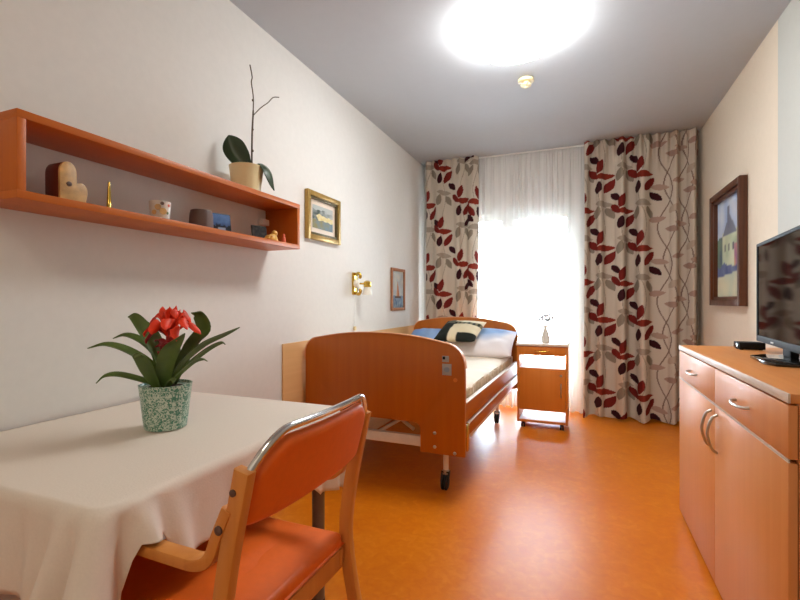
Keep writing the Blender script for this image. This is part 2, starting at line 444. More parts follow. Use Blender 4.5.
sheer = make_curtain('sheer_curtain', -1.06, .08, 4.945, .015, 2.724, 17, .014, None, 'white sheer curtain filling the bright window between the leaf-print curtains', 8, ds=.006, dz=.06, m='sheer', printed=False)
for md in list(sheer.modifiers): sheer.modifiers.remove(md)
rail = thing('curtain_rail', (-.3, 4.88, 2.69), 'white double curtain rail fixed along the ceiling above the window', 'curtain rail')
obj('track', B(-1.66, 1.0, 4.895, 4.915, 2.7135, 2.7265, .002), 'white', rail)
obj('track', B(-1.66, 1.0, 4.968, 4.988, 2.7115, 2.7265, .002), 'white', rail)

# ------------------------------------------------------------------ bed
bed = thing('hospital_bed', (-1.12, 3.5, 0), 'wooden adjustable care bed with arched end boards on castors along the left wall', 'bed', rz=math.radians(-1.2))
def endboard(xl, xr, zb, zc, top, cut=None):
    """arched outline, higher in the middle-left, rounded shoulders"""
    w_ = xr-xl; pts = [(xl, zb)]
    pts += [(xl, top-.19)]
    arch = lambda x: top-.02-.075*abs((x-(xl+.47*w_))/(.5*w_))**2.2+.02
    for a in np.linspace(180, 100, 7): pts.append((xl+.10+.10*math.cos(math.radians(a)), arch(xl+.10)-.10+.10*math.sin(math.radians(a))))
    for t in np.linspace(.13, .87, 17): pts.append((xl+w_*t, arch(xl+w_*t)))
    for a in np.linspace(78, 0, 8): pts.append((xr-.12+.12*math.cos(math.radians(a)), arch(xr-.12)-.14+.14*math.sin(math.radians(a))))
    pts += [(xr, zb)]
    if cut:
        c0, c1, cz = cut
        pts += [(c1, zb), (c1, cz-.05)]
        for a in np.linspace(0, 90, 5): pts.append((c1-.04+.04*math.cos(math.radians(a)), cz-.04+.04*math.sin(math.radians(a))))
        for a in np.linspace(90, 180, 5): pts.append((c0+.04+.04*math.cos(math.radians(a)), cz-.04+.04*math.sin(math.radians(a))))
        pts += [(c0, zb)]
    return pts
fb = obj('footboard', PR(endboard(-1.66, -.587, .265, 0, .955, (-1.39, -.855, .435)), 2.50, 2.535, bev=.004), 'bed', bed)
def edgeband(pts, y0, y1):
    path = [(p[0], (y0+y1)/2, p[1]) for p in pts]
    return strip(bmesh.new(), path, y1-y0, .005, (0, 1, 0))
ol = endboard(-1.662, -.585, .30, 0, .957)
lab(obj('edge_band', edgeband(ol[1:-1], 2.499, 2.536), 'bededge', fb), 'pale edge band')
hb = obj('headboard', PR(endboard(-1.66, -.587, .30, 0, .985), 4.455, 4.49, bev=.004), 'bed', bed)
lab(obj('edge_band', edgeband(endboard(-1.662, -.585, .30, 0, .987)[1:-1], 4.454, 4.491), 'bededge', hb), 'pale edge band')
for x, z in ((-.765, .385), (-.765, .305), (-.645, .282), (-1.49, .385), (-1.49, .305)):
    lab(obj('bolt', L([(.010, 0), (.010, -.003), (.006, -.006)], (x, 2.50, z), 14, 'y'), 'steel', fb), 'silver bolt')
# stickers on the footboard
st = lab(obj('sticker', B(-0.719, -0.664, 2.4965, 2.4995, .725, .790, .001), 'lightgrey', fb), 'square grey sticker with a dark mark')
obj('mark', PR([(-0.691+.017*math.cos(a), .757+.015*math.sin(a)) for a in np.linspace(0, 2*PI, 17)[:-1]], 2.4955, 2.4965), 'bluegrey', st)
st = lab(obj('sticker', B(-0.719, -0.679, 2.4965, 2.4995, .800, .835, .001), 'lightgrey', fb), 'small pictogram sticker')
obj('mark', B(-0.716, -0.701, 2.4955, 2.4965, .815, .832), 'dark', st)
lab(obj('plug', L([(.012, 0), (.012, -.003), (.008, -.004)], (-0.642, 2.50, .70), 16, 'y'), 'night', fb), 'round light wood plug')
obj('bumper', L([(.012, 0), (.018, .006), (.018, .03), (.012, .036)], (-1.656, 2.56, .77), 20, 'z'), 'bluegrey', bed)
# side rails: two boards each side with a pale metal groove
for x0, x1 in ((-.612, -.588), (-1.658, -1.634)):
    u = obj('side_rail', B(x0, x1, 2.54, 4.45, .455, .56, .004), 'bed_y', bed)
    lab(obj('edge_band', B(x0-.002, x1+.002, 2.54, 4.45, .5605, .568, .002), 'whitemetal', u), 'pale metal edge')
    l = obj('side_rail', B(x0, x1, 2.54, 4.45, .365, .432, .004), 'bed_y', bed)
    lab(obj('guide', B(x0-.001, x1+.004, 2.54, 4.45, .434, .444, .002), 'whitemetal', l), 'pale metal guide')
    obj('rail_bracket', B(x0-.002, x1+.008, 2.545, 2.585, .285, .445, .006), 'brass' if x0 > -1 else 'whitemetal', bed)
obj('bed_frame', box(box(box(B(-1.60, -.64, 2.56, 2.60, .275, .335, .004), -1.60, -.64, 4.38, 4.42, .275, .335, .004), -1.60, -1.56, 2.60, 4.38, .28, .33, .004), -.68, -.64, 2.60, 4.38, .28, .33, .004), 'whitemetal', bed)
for k in range(12):
    y = 2.68+k*.15
    obj('slat', B(-1.58, -.66, y, y+.06, .44, .455, .003), 'whitemetal', bed)
obj('lift_strut', T([(-1.25, 2.75, .27), (-1.0, 2.75, .43)], .012), 'whitemetal', bed)
obj('lift_strut', T([(-1.05, 2.9, .27), (-1.3, 2.9, .43)], .012), 'whitemetal', bed)
for x in (-1.42, -.752):
    for y in (2.675, 4.30):
        lg = obj('leg', T([(x, y, .115), (x, y, .31)], .017), 'whitemetal', bed)
        cs = obj('caster', L([(.016, .118), (.022, .112), (.022, .095), (.014, .09)], (x, y, 0), 18), 'steel', bed)
        bm = bmesh.new(); 
        for s in (-1, 1): prism(bm, [(y+.012, .11), (y-.02, .10), (y-.036, .052), (y-.020, .04), (y+.004, .09)], x+s*.022-.003, x+s*.022+.003, 'yz')
        box(bm, x-.025, x+.025, y-.02, y+.012, .102, .109)
        bmesh.ops.remove_doubles(bm, verts=bm.verts, dist=.0001)
        obj('fork', bm, 'rubber', cs)
        bm = bmesh.new()
        for s in (-1, 1): lathe(bm, [(.016, -.007), (.040, -.007), (.044, -.004), (.044, .004), (.040, .007), (.016, .007)], (x+s*.010, y-.018, .0445), 28, 'x')
        obj('wheel', bm, 'rubber', cs)

def mat_fn():
    bm = bmesh.new(); n, mrow = 60, 34; x0, x1, y0, y1, zt, zb = -1.625, -.632, 2.555, 4.43, .645, .47
    def hz(x, y): return zt+.006*noise.noise(Vector((x*5, y*5, 1)))+.004*noise.noise(Vector((x*2, y*14, 4)))
    vv = {}
    for j in range(n+1):
        for i in range(mrow+1):
            u = i/mrow*2-1; v = j/n*2-1
            x = (x0+x1)/2+u*(x1-x0)/2; y = (y0+y1)/2+v*(y1-y0)/2
            rim = max(abs(u)**16, abs(v)**30)
            vv[i, j] = bm.verts.new((x, y, hz(x, y)-.028*rim))
    for j in range(n):
        for i in range(mrow): bm.faces.new((vv[i, j], vv[i+1, j], vv[i+1, j+1], vv[i, j+1]))
    ring = [(i, 0) for i in range(mrow)]+[(mrow, j) for j in range(n)]+[(i, n) for i in range(mrow, 0, -1)]+[(0, j) for j in range(n, 0, -1)]
    prev = [vv[k] for k in ring]; N = len(ring)
    for z in (.60, .56, .52, zb):
        cur = []
        for q, k in enumerate(ring):
            p = vv[k].co; u = k[0]/mrow*2-1; v = k[1]/n*2-1
            out = .008*math.sin(q*.9)+.007*math.sin(q*.37+z*40) - .016
            nx = 1 if k[0] == mrow else (-1 if k[0] == 0 else 0)
            cur.append(bm.verts.new((p.x+nx*min(.008, out+.012), p.y, z)))
        for q in range(N): bm.faces.new((prev[q], prev[(q+1) % N], cur[(q+1) % N], cur[q]))
        prev = cur
    bm.faces.new(prev)
    return bm
mt = thing('mattress', (-1.12, 3.5, .47), 'thick mattress under a cream sheet lying in the wooden care bed', 'mattress', rz=math.radians(-1.2))
obj('sheet', mat_fn(), 'sheet', mt, sharp=60)
# gathered beige valance of the mattress cover along its open side
def ruffle(u, v):
    y = 2.60+u*1.72; z = .615-.075*v
    return (-.624+.006*v*math.sin(y*85)+.005*math.sin(y*41+2)*v+.004*math.sin(y*23), y, z+.004*math.sin(y*60))
o = obj('cover_skirt', grid(260, 8, ruffle), 'cover', mt, sharp=180); o.modifiers.new('thickness', 'SOLIDIFY').thickness = .003
lab(o, 'gathered beige cover edge')

def pillow(name, loc, size, tilt, rz, fn, label, seed, cat='pillow', bend=0):
    bm = cushion(*size, n=34, seed=seed)
    cols = []
    bm.verts.ensure_lookup_table()
    for v in bm.verts: cols.append(fn(v.co.x/size[0]*2, v.co.y/size[1]*2, v.co.z > 0))
    rot(bm, Matrix.Rotation(rz, 4, 'Z') @ Matrix.Rotation(tilt, 4, 'X'))
    o = obj(name, bm, 'pillowcase', colour=cols, sharp=180)
    o.location = loc
    return tag(o, label, cat)
WH, BL, BL2 = srgb(236, 230, 232), srgb(150, 180, 220), srgb(120, 156, 208)
def mixc(a, b, t): t = min(1, max(0, t)); return tuple(a[i]*(1-t)+b[i]*t for i in range(3))+(1,)
def blue_white(u, v, top):
    q = .30+1.1*v-.9*max(0, u-.6)*2+.2*math.sin(4*u+1)
    return mixc(WH, BL, q*1.4)
def blue(u, v, top): return mixc(BL2, BL, .5+.5*math.sin(3*u+2*v)) if v < .82 else WH
pillow('pillow', (-.895, 4.215, .757), (.66, .46, .17), math.radians(24), 0, blue_white, 'large white and pale blue pillow on the right side of the bed, nearest the nightstand', 1)
pillow('pillow', (-1.425, 4.215, .752), (.38, .44, .15), math.radians(26), 0, blue, 'blue pillow at the left of the bed head, next to the wall', 4)
BK, CR, TN = srgb(34, 38, 34), srgb(222, 208, 176), srgb(120, 112, 84)
def patch(u, v, top):
    if u < -.35: return BK if (v < .35 or u < -.8) else mixc(BK, CR, .15)
    if v < -.55: return BK if u > .1 else CR
    if .18 < v < .48: return TN if (int((u+1)*9) % 2) else BK
    if u < -.25: return CR
    return CR
pillow('cushion', (-1.045, 4.10, .872), (.40, .36, .11), math.radians(25), math.radians(-8), patch, 'small black and cream patchwork cushion leaning on the pillows', 9, 'cushion')

# ------------------------------------------------------------------ nightstand
nx0, nx1, ny0, ny1 = -.541, -.108, 4.20, 4.58
ns = thing('nightstand', ((nx0+nx1)/2, 4.39, 0), 'small beech bedside cabinet on castors with open shelves in front of the sheer curtain', 'nightstand')
for x0, x1 in ((nx0, nx0+.018), (nx1-.018, nx1)):
    obj('side_panel', B(x0, x1, ny0, ny1, .055, .745, .002), 'night', ns)
obj('base_board', B(nx0+.018, nx1-.018, ny0+.003, ny1, .058, .078, .002), 'night', ns)
lab(obj('lining', B(nx0+.019, nx1-.019, ny0+.01, ny1-.004, .0785, .082), 'white', ns), 'white shelf lining')
obj('cupboard', box(box(box(B(nx0+.018, nx1-.018, ny0+.025, ny1, .172, .188), nx0+.018, nx1-.018, ny0+.025, ny1, .528, .545), nx0+.018, nx1-.018, ny1-.015, ny1, .188, .528), nx0+.018, nx0+.03, ny0+.025, ny1-.015, .188, .528), 'night', ns)
lab(obj('lining', B(nx0+.019, nx1-.019, ny0+.03, ny1-.004, .5455, .549), 'white', ns), 'white shelf lining')
dr = obj('door', B(nx0+.02, nx1-.02, ny0, ny0+.02, .168, .546, .002), 'night', ns)
obj('handle', T(smooth_path([(nx1-.055, ny0, .30), (nx1-.055, ny0-.022, .32), (nx1-.055, ny0-.022, .40), (nx1-.055, ny0, .42)]), .005), 'steel', dr)
obj('lock', L([(.011, 0), (.011, -.005), (.007, -.006)], (nx1-.055, ny0, .49), 16, 'y'), 'steel', dr)
obj('drawer_box', B(nx0+.02, nx1-.02, ny0+.02, ny1-.01, .668, .738, .002), 'night', ns)
d2 = obj('drawer', B(nx0+.02, nx1-.02, ny0, ny0+.019, .662, .742, .002), 'night', ns)
obj('handle', T(smooth_path([(nx0+.16, ny0, .705), (nx0+.17, ny0-.02, .70), (nx0+.27, ny0-.02, .70), (nx0+.28, ny0, .705)]), .0045), 'brass', d2)
tp = lab(obj('top', B(nx0-.008, nx1+.012, ny0-.012, ny1+.005, .746, .766, .003), 'edge', ns), 'pale laminate top')
bm = bmesh.new()
tube(bm, [(nx0, ny0-.006, .775), (nx0, ny1, .798), (nx1+.005, ny1, .798), (nx1+.005, ny0-.006, .775)], .005, 8)
lab(obj('rim', bm, 'steel', tp), 'steel rim rail')
lab(obj('side_rod', T([(nx1+.012, ny0+.02, .69), (nx1+.035, ny0+.02, .69)], .006, 8), 'steel', ns), 'short steel peg')
for x in (nx0+.05, nx1-.05):
    for y in (ny0+.05, ny1-.05):
        c_ = obj('caster', L([(.014, .035), (.014, .058)], (x, y, 0), 12), 'rubber', ns)
        bm = bmesh.new()
        for s in (-1, 1): lathe(bm, [(.016, -.006), (.022, -.006), (.022, .006), (.016, .006)], (x+s*.010, y, .0225), 20, 'x')
        obj('wheel', bm, 'rubber', c_)
vz = thing('vase', (-.305, 4.36, .7665), 'small white vase holding white flowers on the bedside cabinet', 'vase')
obj('vessel', L([(.03, 0), (.036, .004), (.037, .04), (.03, .08), (.017, .115), (.015, .145), (.02, .16), (.016, .16), (.012, .145)], (-.305, 4.36, .767), 28), 'ceramic', vz)
for k, (dx, dy, h) in enumerate(((-.04, .0, .215), (-.015, .02, .245), (.02, -.01, .25), (.05, .01, .225), (.015, .03, .205))):
    p = (-.305+dx, 4.36+dy, .767+h)
    s = lab(obj('stem', T(smooth_path([(-.305, 4.36, .80), (-.305+dx*.3, 4.36+dy*.3, .90), p]), .002, 6), 'leaf', vz), 'green stem')
    bm = bmesh.new()
    for q in range(6):
        a = q*PI/3+k
        c = Vector(p)+Vector((.018*math.cos(a), .012*math.sin(a), .012*math.sin(a+k)))
        lathe(bm, [(.001, -.008), (.012, -.004), (.014, .0), (.010, .005), (.001, .008)], c, 10)
    obj('flower', bm, 'petal', vz)

# ------------------------------------------------------------------ sideboard
sx0, sx1, sy0, sy1, stp = .495, 1.018, 1.446, 2.83, .912
ym = (sy0+sy1)/2
sb = thing('sideboard', (.76, ym, 0), 'beech sideboard with two drawers above two doors along the right wall', 'sideboard')
obj('carcass', box(box(box(box(box(B(sx0+.022, sx1, sy1-.018, sy1, .0, stp-.025), sx0+.022, sx1, sy0, sy0+.018, .0, stp-.025), sx0+.022, sx1-.01, sy0+.018, sy1-.018, .05, .07), sx1-.01, sx1, sy0+.018, sy1-.018, .0, stp-.025), sx0+.03, sx1-.01, ym-.009, ym+.009, .07, stp-.025), sx0+.03, sx1-.01, sy0+.018, sy1-.018, .725, .74), 'side', sb)
obj('plinth', B(sx0+.045, sx0+.06, sy0+.018, sy1-.018, 0, .05), 'cable', sb)
tpo = obj('top', B(sx0+.004, sx1, sy0-.003, sy1+.003, stp-.025, stp, .002), 'sidetop', sb)
lab(obj('edge_band', B(sx0-.002, sx0+.0035, sy0-.003, sy1+.003, stp-.025, stp-.0005, .001), 'edge', tpo), 'pale front edge band')
for k, (y0, y1) in enumerate(((sy0+.002, ym-.002), (ym+.002, sy1-.002))):
    d = obj('drawer', B(sx0, sx0+.02, y0, y1, .742, stp-.031, .0015), 'side', sb)
    lab(obj('edge_band', B(sx0-.0006, sx0+.004, y0, y1, .7385, .7415), 'edge', d), 'pale lower edge band')
    yc = (y0+y1)/2+.01
    obj('handle', T(smooth_path([(sx0, yc-.066, .81), (sx0-.018, yc-.058, .808), (sx0-.026, yc, .806), (sx0-.018, yc+.058, .808), (sx0, yc+.066, .81)]), .005, 10), 'steel', d)
    d = obj('door', B(sx0, sx0+.02, y0, y1, .025, .732, .0015), 'side', sb)
    lab(obj('edge_band', B(sx0-.0006, sx0+.004, y0, y1, .7325, .7355), 'edge', d), 'pale upper edge band')
    yh = ym+(-.045 if k == 0 else .045)
    obj('handle', T(smooth_path([(sx0, yh, .555), (sx0-.02, yh, .572), (sx0-.034, yh, .63), (sx0-.02, yh, .688), (sx0, yh, .705)]), .0055, 10), 'steel', d)

# ------------------------------------------------------------------ television and box
tv = thing('television', (.756, 2.267, stp), 'black flat-screen television on the sideboard reflecting the leaf curtain', 'television', rz=-math.radians(5.2))
def TVB(*a, **k): return B(*a, **k)
obj('casing', TVB(.004, .05, -.392, .392, .05, .508, .008), 'dark', tv, world=False)
bm = bmesh.new()
box(bm, -.006, .004, -.395, -.379, .046, .512, .003); box(bm, -.006, .004, .379, .395, .046, .512, .003)
box(bm, -.006, .004, -.379, .379, .046, .076, .003); box(bm, -.006, .004, -.379, .379, .497, .512, .003)
bz = obj('bezel', bm, 'dark', tv, world=False)
obj('screen', TVB(-.002, .004, -.379, .379, .076, .497), 'screen', tv, world=False)
lab(obj('indicator', B(-.0075, -.006, .10, .14, .055, .062, .0005), 'lightgrey', bz, world=False), 'small pale indicator')
obj('neck', TVB(.012, .042, -.05, .05, .012, .06, .006), 'dark', tv, world=False)
obj('stand', PR([(-.105, -.20), (-.08, -.26), (.10, -.26), (.13, -.20), (.13, .03), (.10, .07), (-.05, .07), (-.105, .0)], .001, .014, 'xy', bev=.003), 'screen', tv, world=False)
bx = thing('set_top_box', (.775, 2.735, stp), 'small black box lying on the sideboard behind the television', 'set-top box')
obj('housing', B(.715, .82, 2.65, 2.74, stp+.004, stp+.036, .003), 'dark', bx)
obj('front_strip', B(.712, .7148, 2.66, 2.73, stp+.01, stp+.03, .0005), 'screen', bx)
for x in (.728, .805):
    for y in (2.665, 2.725): obj('foot', L([(.008, 0), (.008, .0045)], (x, y, stp), 12), 'rubber', bx)

# ------------------------------------------------------------------ pictures
def framed(name, wall, y0, y1, z0, z1, fw, depth, fmat, inner, paint, label, mat_w=0, back=0):
    s = 1 if wall == 'L' else -1; xw = XL if wall == 'L' else XR
    x = lambda d: xw+s*d
    yc = (y0+y1)/2
    t = thing(name, (x(.001), yc, z0), label, 'picture')
    def fr(bm, a, w_, d0, d1, bev):
        xa, xb = sorted((x(d0), x(d1)))
        box(bm, xa, xb, y0+a, y0+a+w_, z0+a, z1-a, bev); box(bm, xa, xb, y1-a-w_, y1-a, z0+a, z1-a, bev)
        box(bm, xa, xb, y0+a+w_, y1-a-w_, z1-a-w_, z1-a, bev); box(bm, xa, xb, y0+a+w_, y1-a-w_, z0+a, z0+a+w_, bev)
        return bm
    f = obj('frame', fr(bmesh.new(), 0, fw, .002, depth, .003), fmat, t)
    if inner:
        lab(obj('inner_frame', fr(bmesh.new(), fw+.0005, fw*.5, .002, depth*.7, .002), inner, f), 'inner moulding')
        a = fw*1.5
    else: a = fw
    xa, xb = sorted((x(.002), x(.006)))
    obj('backing', B(xa, xb, y0+a, y1-a, z0+a, z1-a), 'edge', t)
    a += mat_w
    nu, nv = 46, 56
    def P(u, v):
        yy = (y0+a+(y1-y0-2*a)*u) if wall == 'L' else (y1-a-(y1-y0-2*a)*u)
        return (x(.0075), yy, z0+a+(z1-z0-2*a)*v)
    cols = [paint(i/(nu-1), j/(nv-1)) for j in range(nv) for i in range(nu)]
    bm = grid(nu, nv, P); o = obj('painting', bm, 'print', t, colour=cols, sharp=180)
    return t
def N(u, v, s, k=0): return noise.noise(Vector((u*s+k, v*s*1.1, k*1.7)))
def river(u, v):
    sky, tree, gold, wat = srgb(176, 180, 176), srgb(72, 84, 78), srgb(206, 186, 120), srgb(112, 130, 138)
    c = sky
    q = v+.12*N(u, v, 5)
    if q < .80: c = mixc(tree, sky, .25+.6*N(u, v, 7, 2)+max(0, u-.35))
    if .36 < q < .60 and u > .25+.2*N(u, v, 4, 5): c = mixc(gold, srgb(226, 214, 170), .5+.8*N(u, v, 9, 3))
    if q < .38: c = mixc(srgb(140, 128, 72), wat, .2+u+.6*N(u, v, 6, 4))
    return c
framed('picture', 'L', 2.545, 2.985, 1.57, 1.90, .034, .03, 'gold', 'olive', river, 'gold-framed river landscape on the left wall beside the shelf end', mat_w=.034)
def sail(u, v):
    c = mixc(srgb(186, 182, 168), srgb(160, 168, 172), .5+N(u, v, 5))
    if v < .32+.05*N(u, v, 6, 2): c = mixc(srgb(88, 112, 140), srgb(136, 156, 166), .5+N(u, v, 12, 1))
    if v > .3 and v < .72 and abs(u-.5) < (.74-v)*.36: c = srgb(172, 106, 70) if u > .45 else srgb(190, 150, 110)
    if .27 < v < .32 and .25 < u < .78: c = srgb(84, 66, 56)
    return c
framed('picture', 'L', 4.0, 4.35, 1.055, 1.475, .028, .022, 'framewood2', None, sail, 'small brown-framed sailing boat picture on the left wall above the bed')
def house(u, v):
    c = mixc(srgb(150, 172, 210), srgb(208, 216, 224), .5+N(u, v, 4)+.5*(v-.7))
    if v < .62+.05*N(u, v, 5): c = mixc(srgb(124, 146, 116), srgb(88, 108, 120), .5+N(u, v, 6, 2))
    if .22 < u < .78 and .30 < v < .66: c = mixc(srgb(206, 210, 182), srgb(170, 188, 158), .4+N(u, v, 6, 3))
    if abs(u-.5) < (.84-v)*1.3 and .62 < v < .84: c = srgb(118, 124, 142)
    if abs(u-.46) < .04 and .7 < v < .92: c = srgb(112, 118, 140)
    for wu in (.32, .48, .64):
        if abs(u-wu) < .03 and .46 < v < .54: c = srgb(92, 96, 104)
    if u > .68 and .26 < v < .52: c = mixc(srgb(204, 150, 120), srgb(150, 110, 150), .5+N(u, v, 8, 6))
    if v < .32+.05*N(u, v, 5, 7): c = mixc(srgb(84, 96, 140), srgb(118, 128, 160), .5+N(u, v, 9, 8))
    if v < .2+.06*u: c = mixc(srgb(212, 204, 172), srgb(186, 194, 172), .5+N(u, v, 5, 9))
    return c
framed('picture', 'R', 3.61, 4.36, 1.115, 1.985, .045, .05, 'framewood', 'framewood', house, 'dark brown framed watercolour of a house on the beige right wall')

# ------------------------------------------------------------------ wall lamp
wl = thing('wall_lamp', (XL, 3.25, 1.19), 'brass wall lamp with small white glass shade above the bed', 'wall lamp')
bp = PR([(3.215, 1.20), (3.285, 1.20), (3.29, 1.22), (3.29, 1.36), (3.285, 1.38), (3.215, 1.38), (3.21, 1.36), (3.21, 1.22)], XL+.001, XL+.016, 'yz', bev=.004)
obj('backplate', bp, 'brass', wl)
obj('curl', T(smooth_path([(XL+.016, 3.25, 1.365), (XL+.045, 3.25, 1.375), (XL+.06, 3.25, 1.35), (XL+.05, 3.25, 1.335)]), .012, 10), 'brass', wl)
obj('curl', T(smooth_path([(XL+.016, 3.25, 1.215), (XL+.045, 3.25, 1.205), (XL+.06, 3.25, 1.23), (XL+.05, 3.25, 1.245)]), .012, 10), 'brass', wl)
lab(obj('boss', L([(.036, 0), (.038, .01), (.03, .03), (.012, .036)], (XL+.016, 3.25, 1.29), 24, 'x'), 'opal', wl), 'white glare shaped as a round boss')  # opal white here stands in for glare at the middle of the plate
obj('arm', T([(XL+.05, 3.25, 1.29), (XL+.07, 3.265, 1.29), (XL+.095, 3.28, 1.29)], .007, 10), 'brass', wl)
sh_ = obj('socket', L([(.012, .03), (.03, .02), (.032, -.02), (.026, -.024)], (XL+.105, 3.285, 1.285), 24), 'brass', wl)
lab(obj('lamp_shade', L([(.027, -.02), (.034, -.05), (.042, -.085), (.038, -.085), (.025, -.03)], (XL+.105, 3.285, 1.285), 24), 'opal', wl), 'white glass shade')
cd = lab(obj('pull_cord', T([(XL+.010, 3.235, 1.20), (XL+.012, 3.237, .95)], .0018, 6), 'white', wl), 'thin white cord')
obj('pull_knob', L([(.004, .035), (.012, .03), (.014, .006), (.010, 0)], (XL+.016, 3.237, .912), 14), 'cream', wl)

# ------------------------------------------------------------------ wall shelf and the things on it
hx0, hx1, hy0, hy1, hz0, hz1, th = XL+.001, -1.488, .78, 2.169, 1.445, 1.70, .024
hs = thing('wall_shelf', (XL+.11, 1.47, hz0), 'long open orange beech box shelf mounted on the left wall', 'shelf')
obj('top_board', B(hx0, hx1, hy0, hy1, hz1-th, hz1, .0015), 'beech', hs)
obj('bottom_board', B(hx0, hx1, hy0, hy1, hz0, hz0+th, .0015), 'beech', hs)
obj('end_panel', B(hx0, hx1-.0005, hy0+.0005, hy0+th, hz0+th, hz1-th, .001), 'beech_z', hs)
obj('end_panel', B(hx0, hx1-.0005, hy1-th, hy1-.0005, hz0+th, hz1-th, .001), 'beech_z', hs)
lab(obj('hanging_bracket', B(hx0+.002, hx0+.03, hy1-th-.07, hy1-th-.002, 1.585, 1.62, .004), 'white', hs), 'white hanging bracket')
zf = hz0+th
# burl clock: tall lobe and low lobe
ck = thing('wooden_ornament', (-1.59, .92, zf), 'two-lobed burl wood ornament with dark red side at near end of the shelf', 'ornament')
def lobes():
    pts = [(.925, 0), (.924, .075)]
    for a in np.linspace(180, 15, 12): pts.append((.951+.027*math.cos(math.radians(a)), .098+.034*math.sin(math.radians(a))))
    pts += [(.978, .072)]
    for a in np.linspace(125, -25, 10): pts.append((.992+.021*math.cos(math.radians(a)), .042+.03*math.sin(math.radians(a))))
    pts += [(1.005, 0)]
    return [(y, zf+.0005+z) for y, z in pts]
obj('body', PR(lobes(), -1.615, -1.549, 'yz', bev=.004), 'redwood', ck)
lab(obj('face', PR(lobes(), -1.5485, -1.538, 'yz', bev=.003), 'burl', ck), 'pale burl face')
obj('knot', L([(.008, 0), (.008, .002), (.004, .003)], (-1.538, .952, zf+.06), 16, 'x'), 'brown', ck)
cn = tag(obj('candlestick', L([(.013, .0005), (.014, .004), (.008, .012), (.0065, .04), (.005, .075), (.003, .10), (.001, .105)], (-1.55, 1.093, zf), 20), 'brass'), 'slim brass cone standing on the shelf beside the burl ornament', 'ornament')
cp = thing('cup', (-1.56, 1.31, zf), 'pale cup printed with small flowers, on the wall shelf', 'cup')
bm = L([(.031, 0.0005), (.034, .004), (.0395, .070), (.0395, .076), (.036, .076), (.031, .01), (.001, .008)], (-1.56, 1.31, zf), 48)
obj('vessel', bm, 'ceramic', cp)
for a, z, c, r in ((-.9, .05, 'burl', .012), (-.4, .035, 'burl', .014), (-.5, .065, 'brown', .007), (.1, .03, 'leaf', .006), (.2, .06, 'redfig', .006), (-1.3, .03, 'burl', .01)):
    rr = .0340+z*.083; cx, cy = -1.56+rr*math.cos(a), 1.31+rr*math.sin(a)
    bm = L([(r, 0), (r*.9, .0012), (r*.3, .0016)], (0, 0, 0), 12, 'x'); rot(bm, Matrix.Translation((cx, cy, zf+z)) @ Matrix.Rotation(a, 4, 'Z'))
    obj('printed_flower', bm, c, cp)
bb = thing('brown_pot', (-1.565, 1.525, zf), 'dark brown squat pot on the shelf beside the blue photo', 'pot')
obj('vessel', L([(.048, .0005), (.051, .004), (.048, .065), (.044, .081), (.040, .083), (.038, .075), (.001, .073)], (-1.565, 1.525, zf), 40), 'brown', bb)
def photo(name, x, y, w_, h, ang, fn, label, tilt=10):
    t = thing(name, (x, y, zf), label, 'photo', rz=ang)
    R_ = Matrix.Rotation(-math.radians(tilt), 4, 'Y')
    fr = rot(B(-.006, 0, -w_/2, w_/2, .002, h, .001), R_); obj('frame', fr, 'dark', t, world=False)
    nu, nv = 20, 20
    g = grid(nu, nv, lambda u, v: R_ @ Vector((.0012, -w_/2+.004+(w_-.008)*u, .006+(h-.01)*v)))
    obj('print', g, 'print', t, world=False, colour=[fn(i/(nu-1), j/(nv-1)) for j in range(nv) for i in range(nu)], sharp=180)
    obj('easel_back', strip(bmesh.new(), [R_ @ Vector((-.007, 0, h*.7)), Vector((-.05, 0, .002))], .02, .002, (0, 1, 0)), 'dark', t, world=False)
def bluep(u, v):
    c = mixc(srgb(36, 58, 104), srgb(96, 132, 186), v+.4*N(u, v, 4))
    if v < .35+.2*N(u, v, 5, 2): c = srgb(16, 20, 32)
    if v < .25 and .3 < u < .7: c = srgb(150, 160, 180)
    return c
photo('photo_frame', -1.56, 1.645, .095, .094, math.radians(-20), bluep, 'small photo with a deep blue sky standing beside the brown pot')
def darkp(u, v): return mixc(srgb(24, 20, 20), srgb(70, 62, 58), .2+N(u, v, 6, 3)+(.5 if u < .12 else 0))
photo('photo_frame', -1.60, 1.965, .09, .088, math.radians(-20), darkp, 'small dark photo near the far end of the shelf')
fg = thing('figurine', (-1.54, 1.995, zf), 'small yellow figurine sitting in front of the dark photo on the shelf', 'figurine')
obj('body', L([(.026, .0005), (.03, .012), (.024, .03), (.014, .04), (.003, .043)], (-1.54, 1.992, zf), 20, sx=.8, sy=1.2), 'yellowfig', fg)
obj('head', L([(.001, .028), (.012, .034), (.017, .046), (.013, .058), (.001, .064)], (-1.54, 2.008, zf), 16), 'yellowfig', fg)
obj('wing', strip(bmesh.new(), smooth_path([(-1.54, 1.98, zf+.03), (-1.54, 1.96, zf+.03), (-1.54, 1.943, zf+.012)], 5), .03, .006, (1, 0, 0)), 'yellowfig', fg)
f2 = thing('figurine', (-1.52, 2.062, zf), 'tiny red figurine at the far end of the shelf', 'figurine')
obj('body', L([(.012, .0005), (.013, .01), (.009, .03), (.006, .036)], (-1.52, 2.062, zf), 14), 'redfig', f2)
obj('head', L([(.001, .033), (.007, .037), (.008, .044), (.004, .05), (.001, .053)], (-1.52, 2.062, zf), 14), 'redfig', f2)

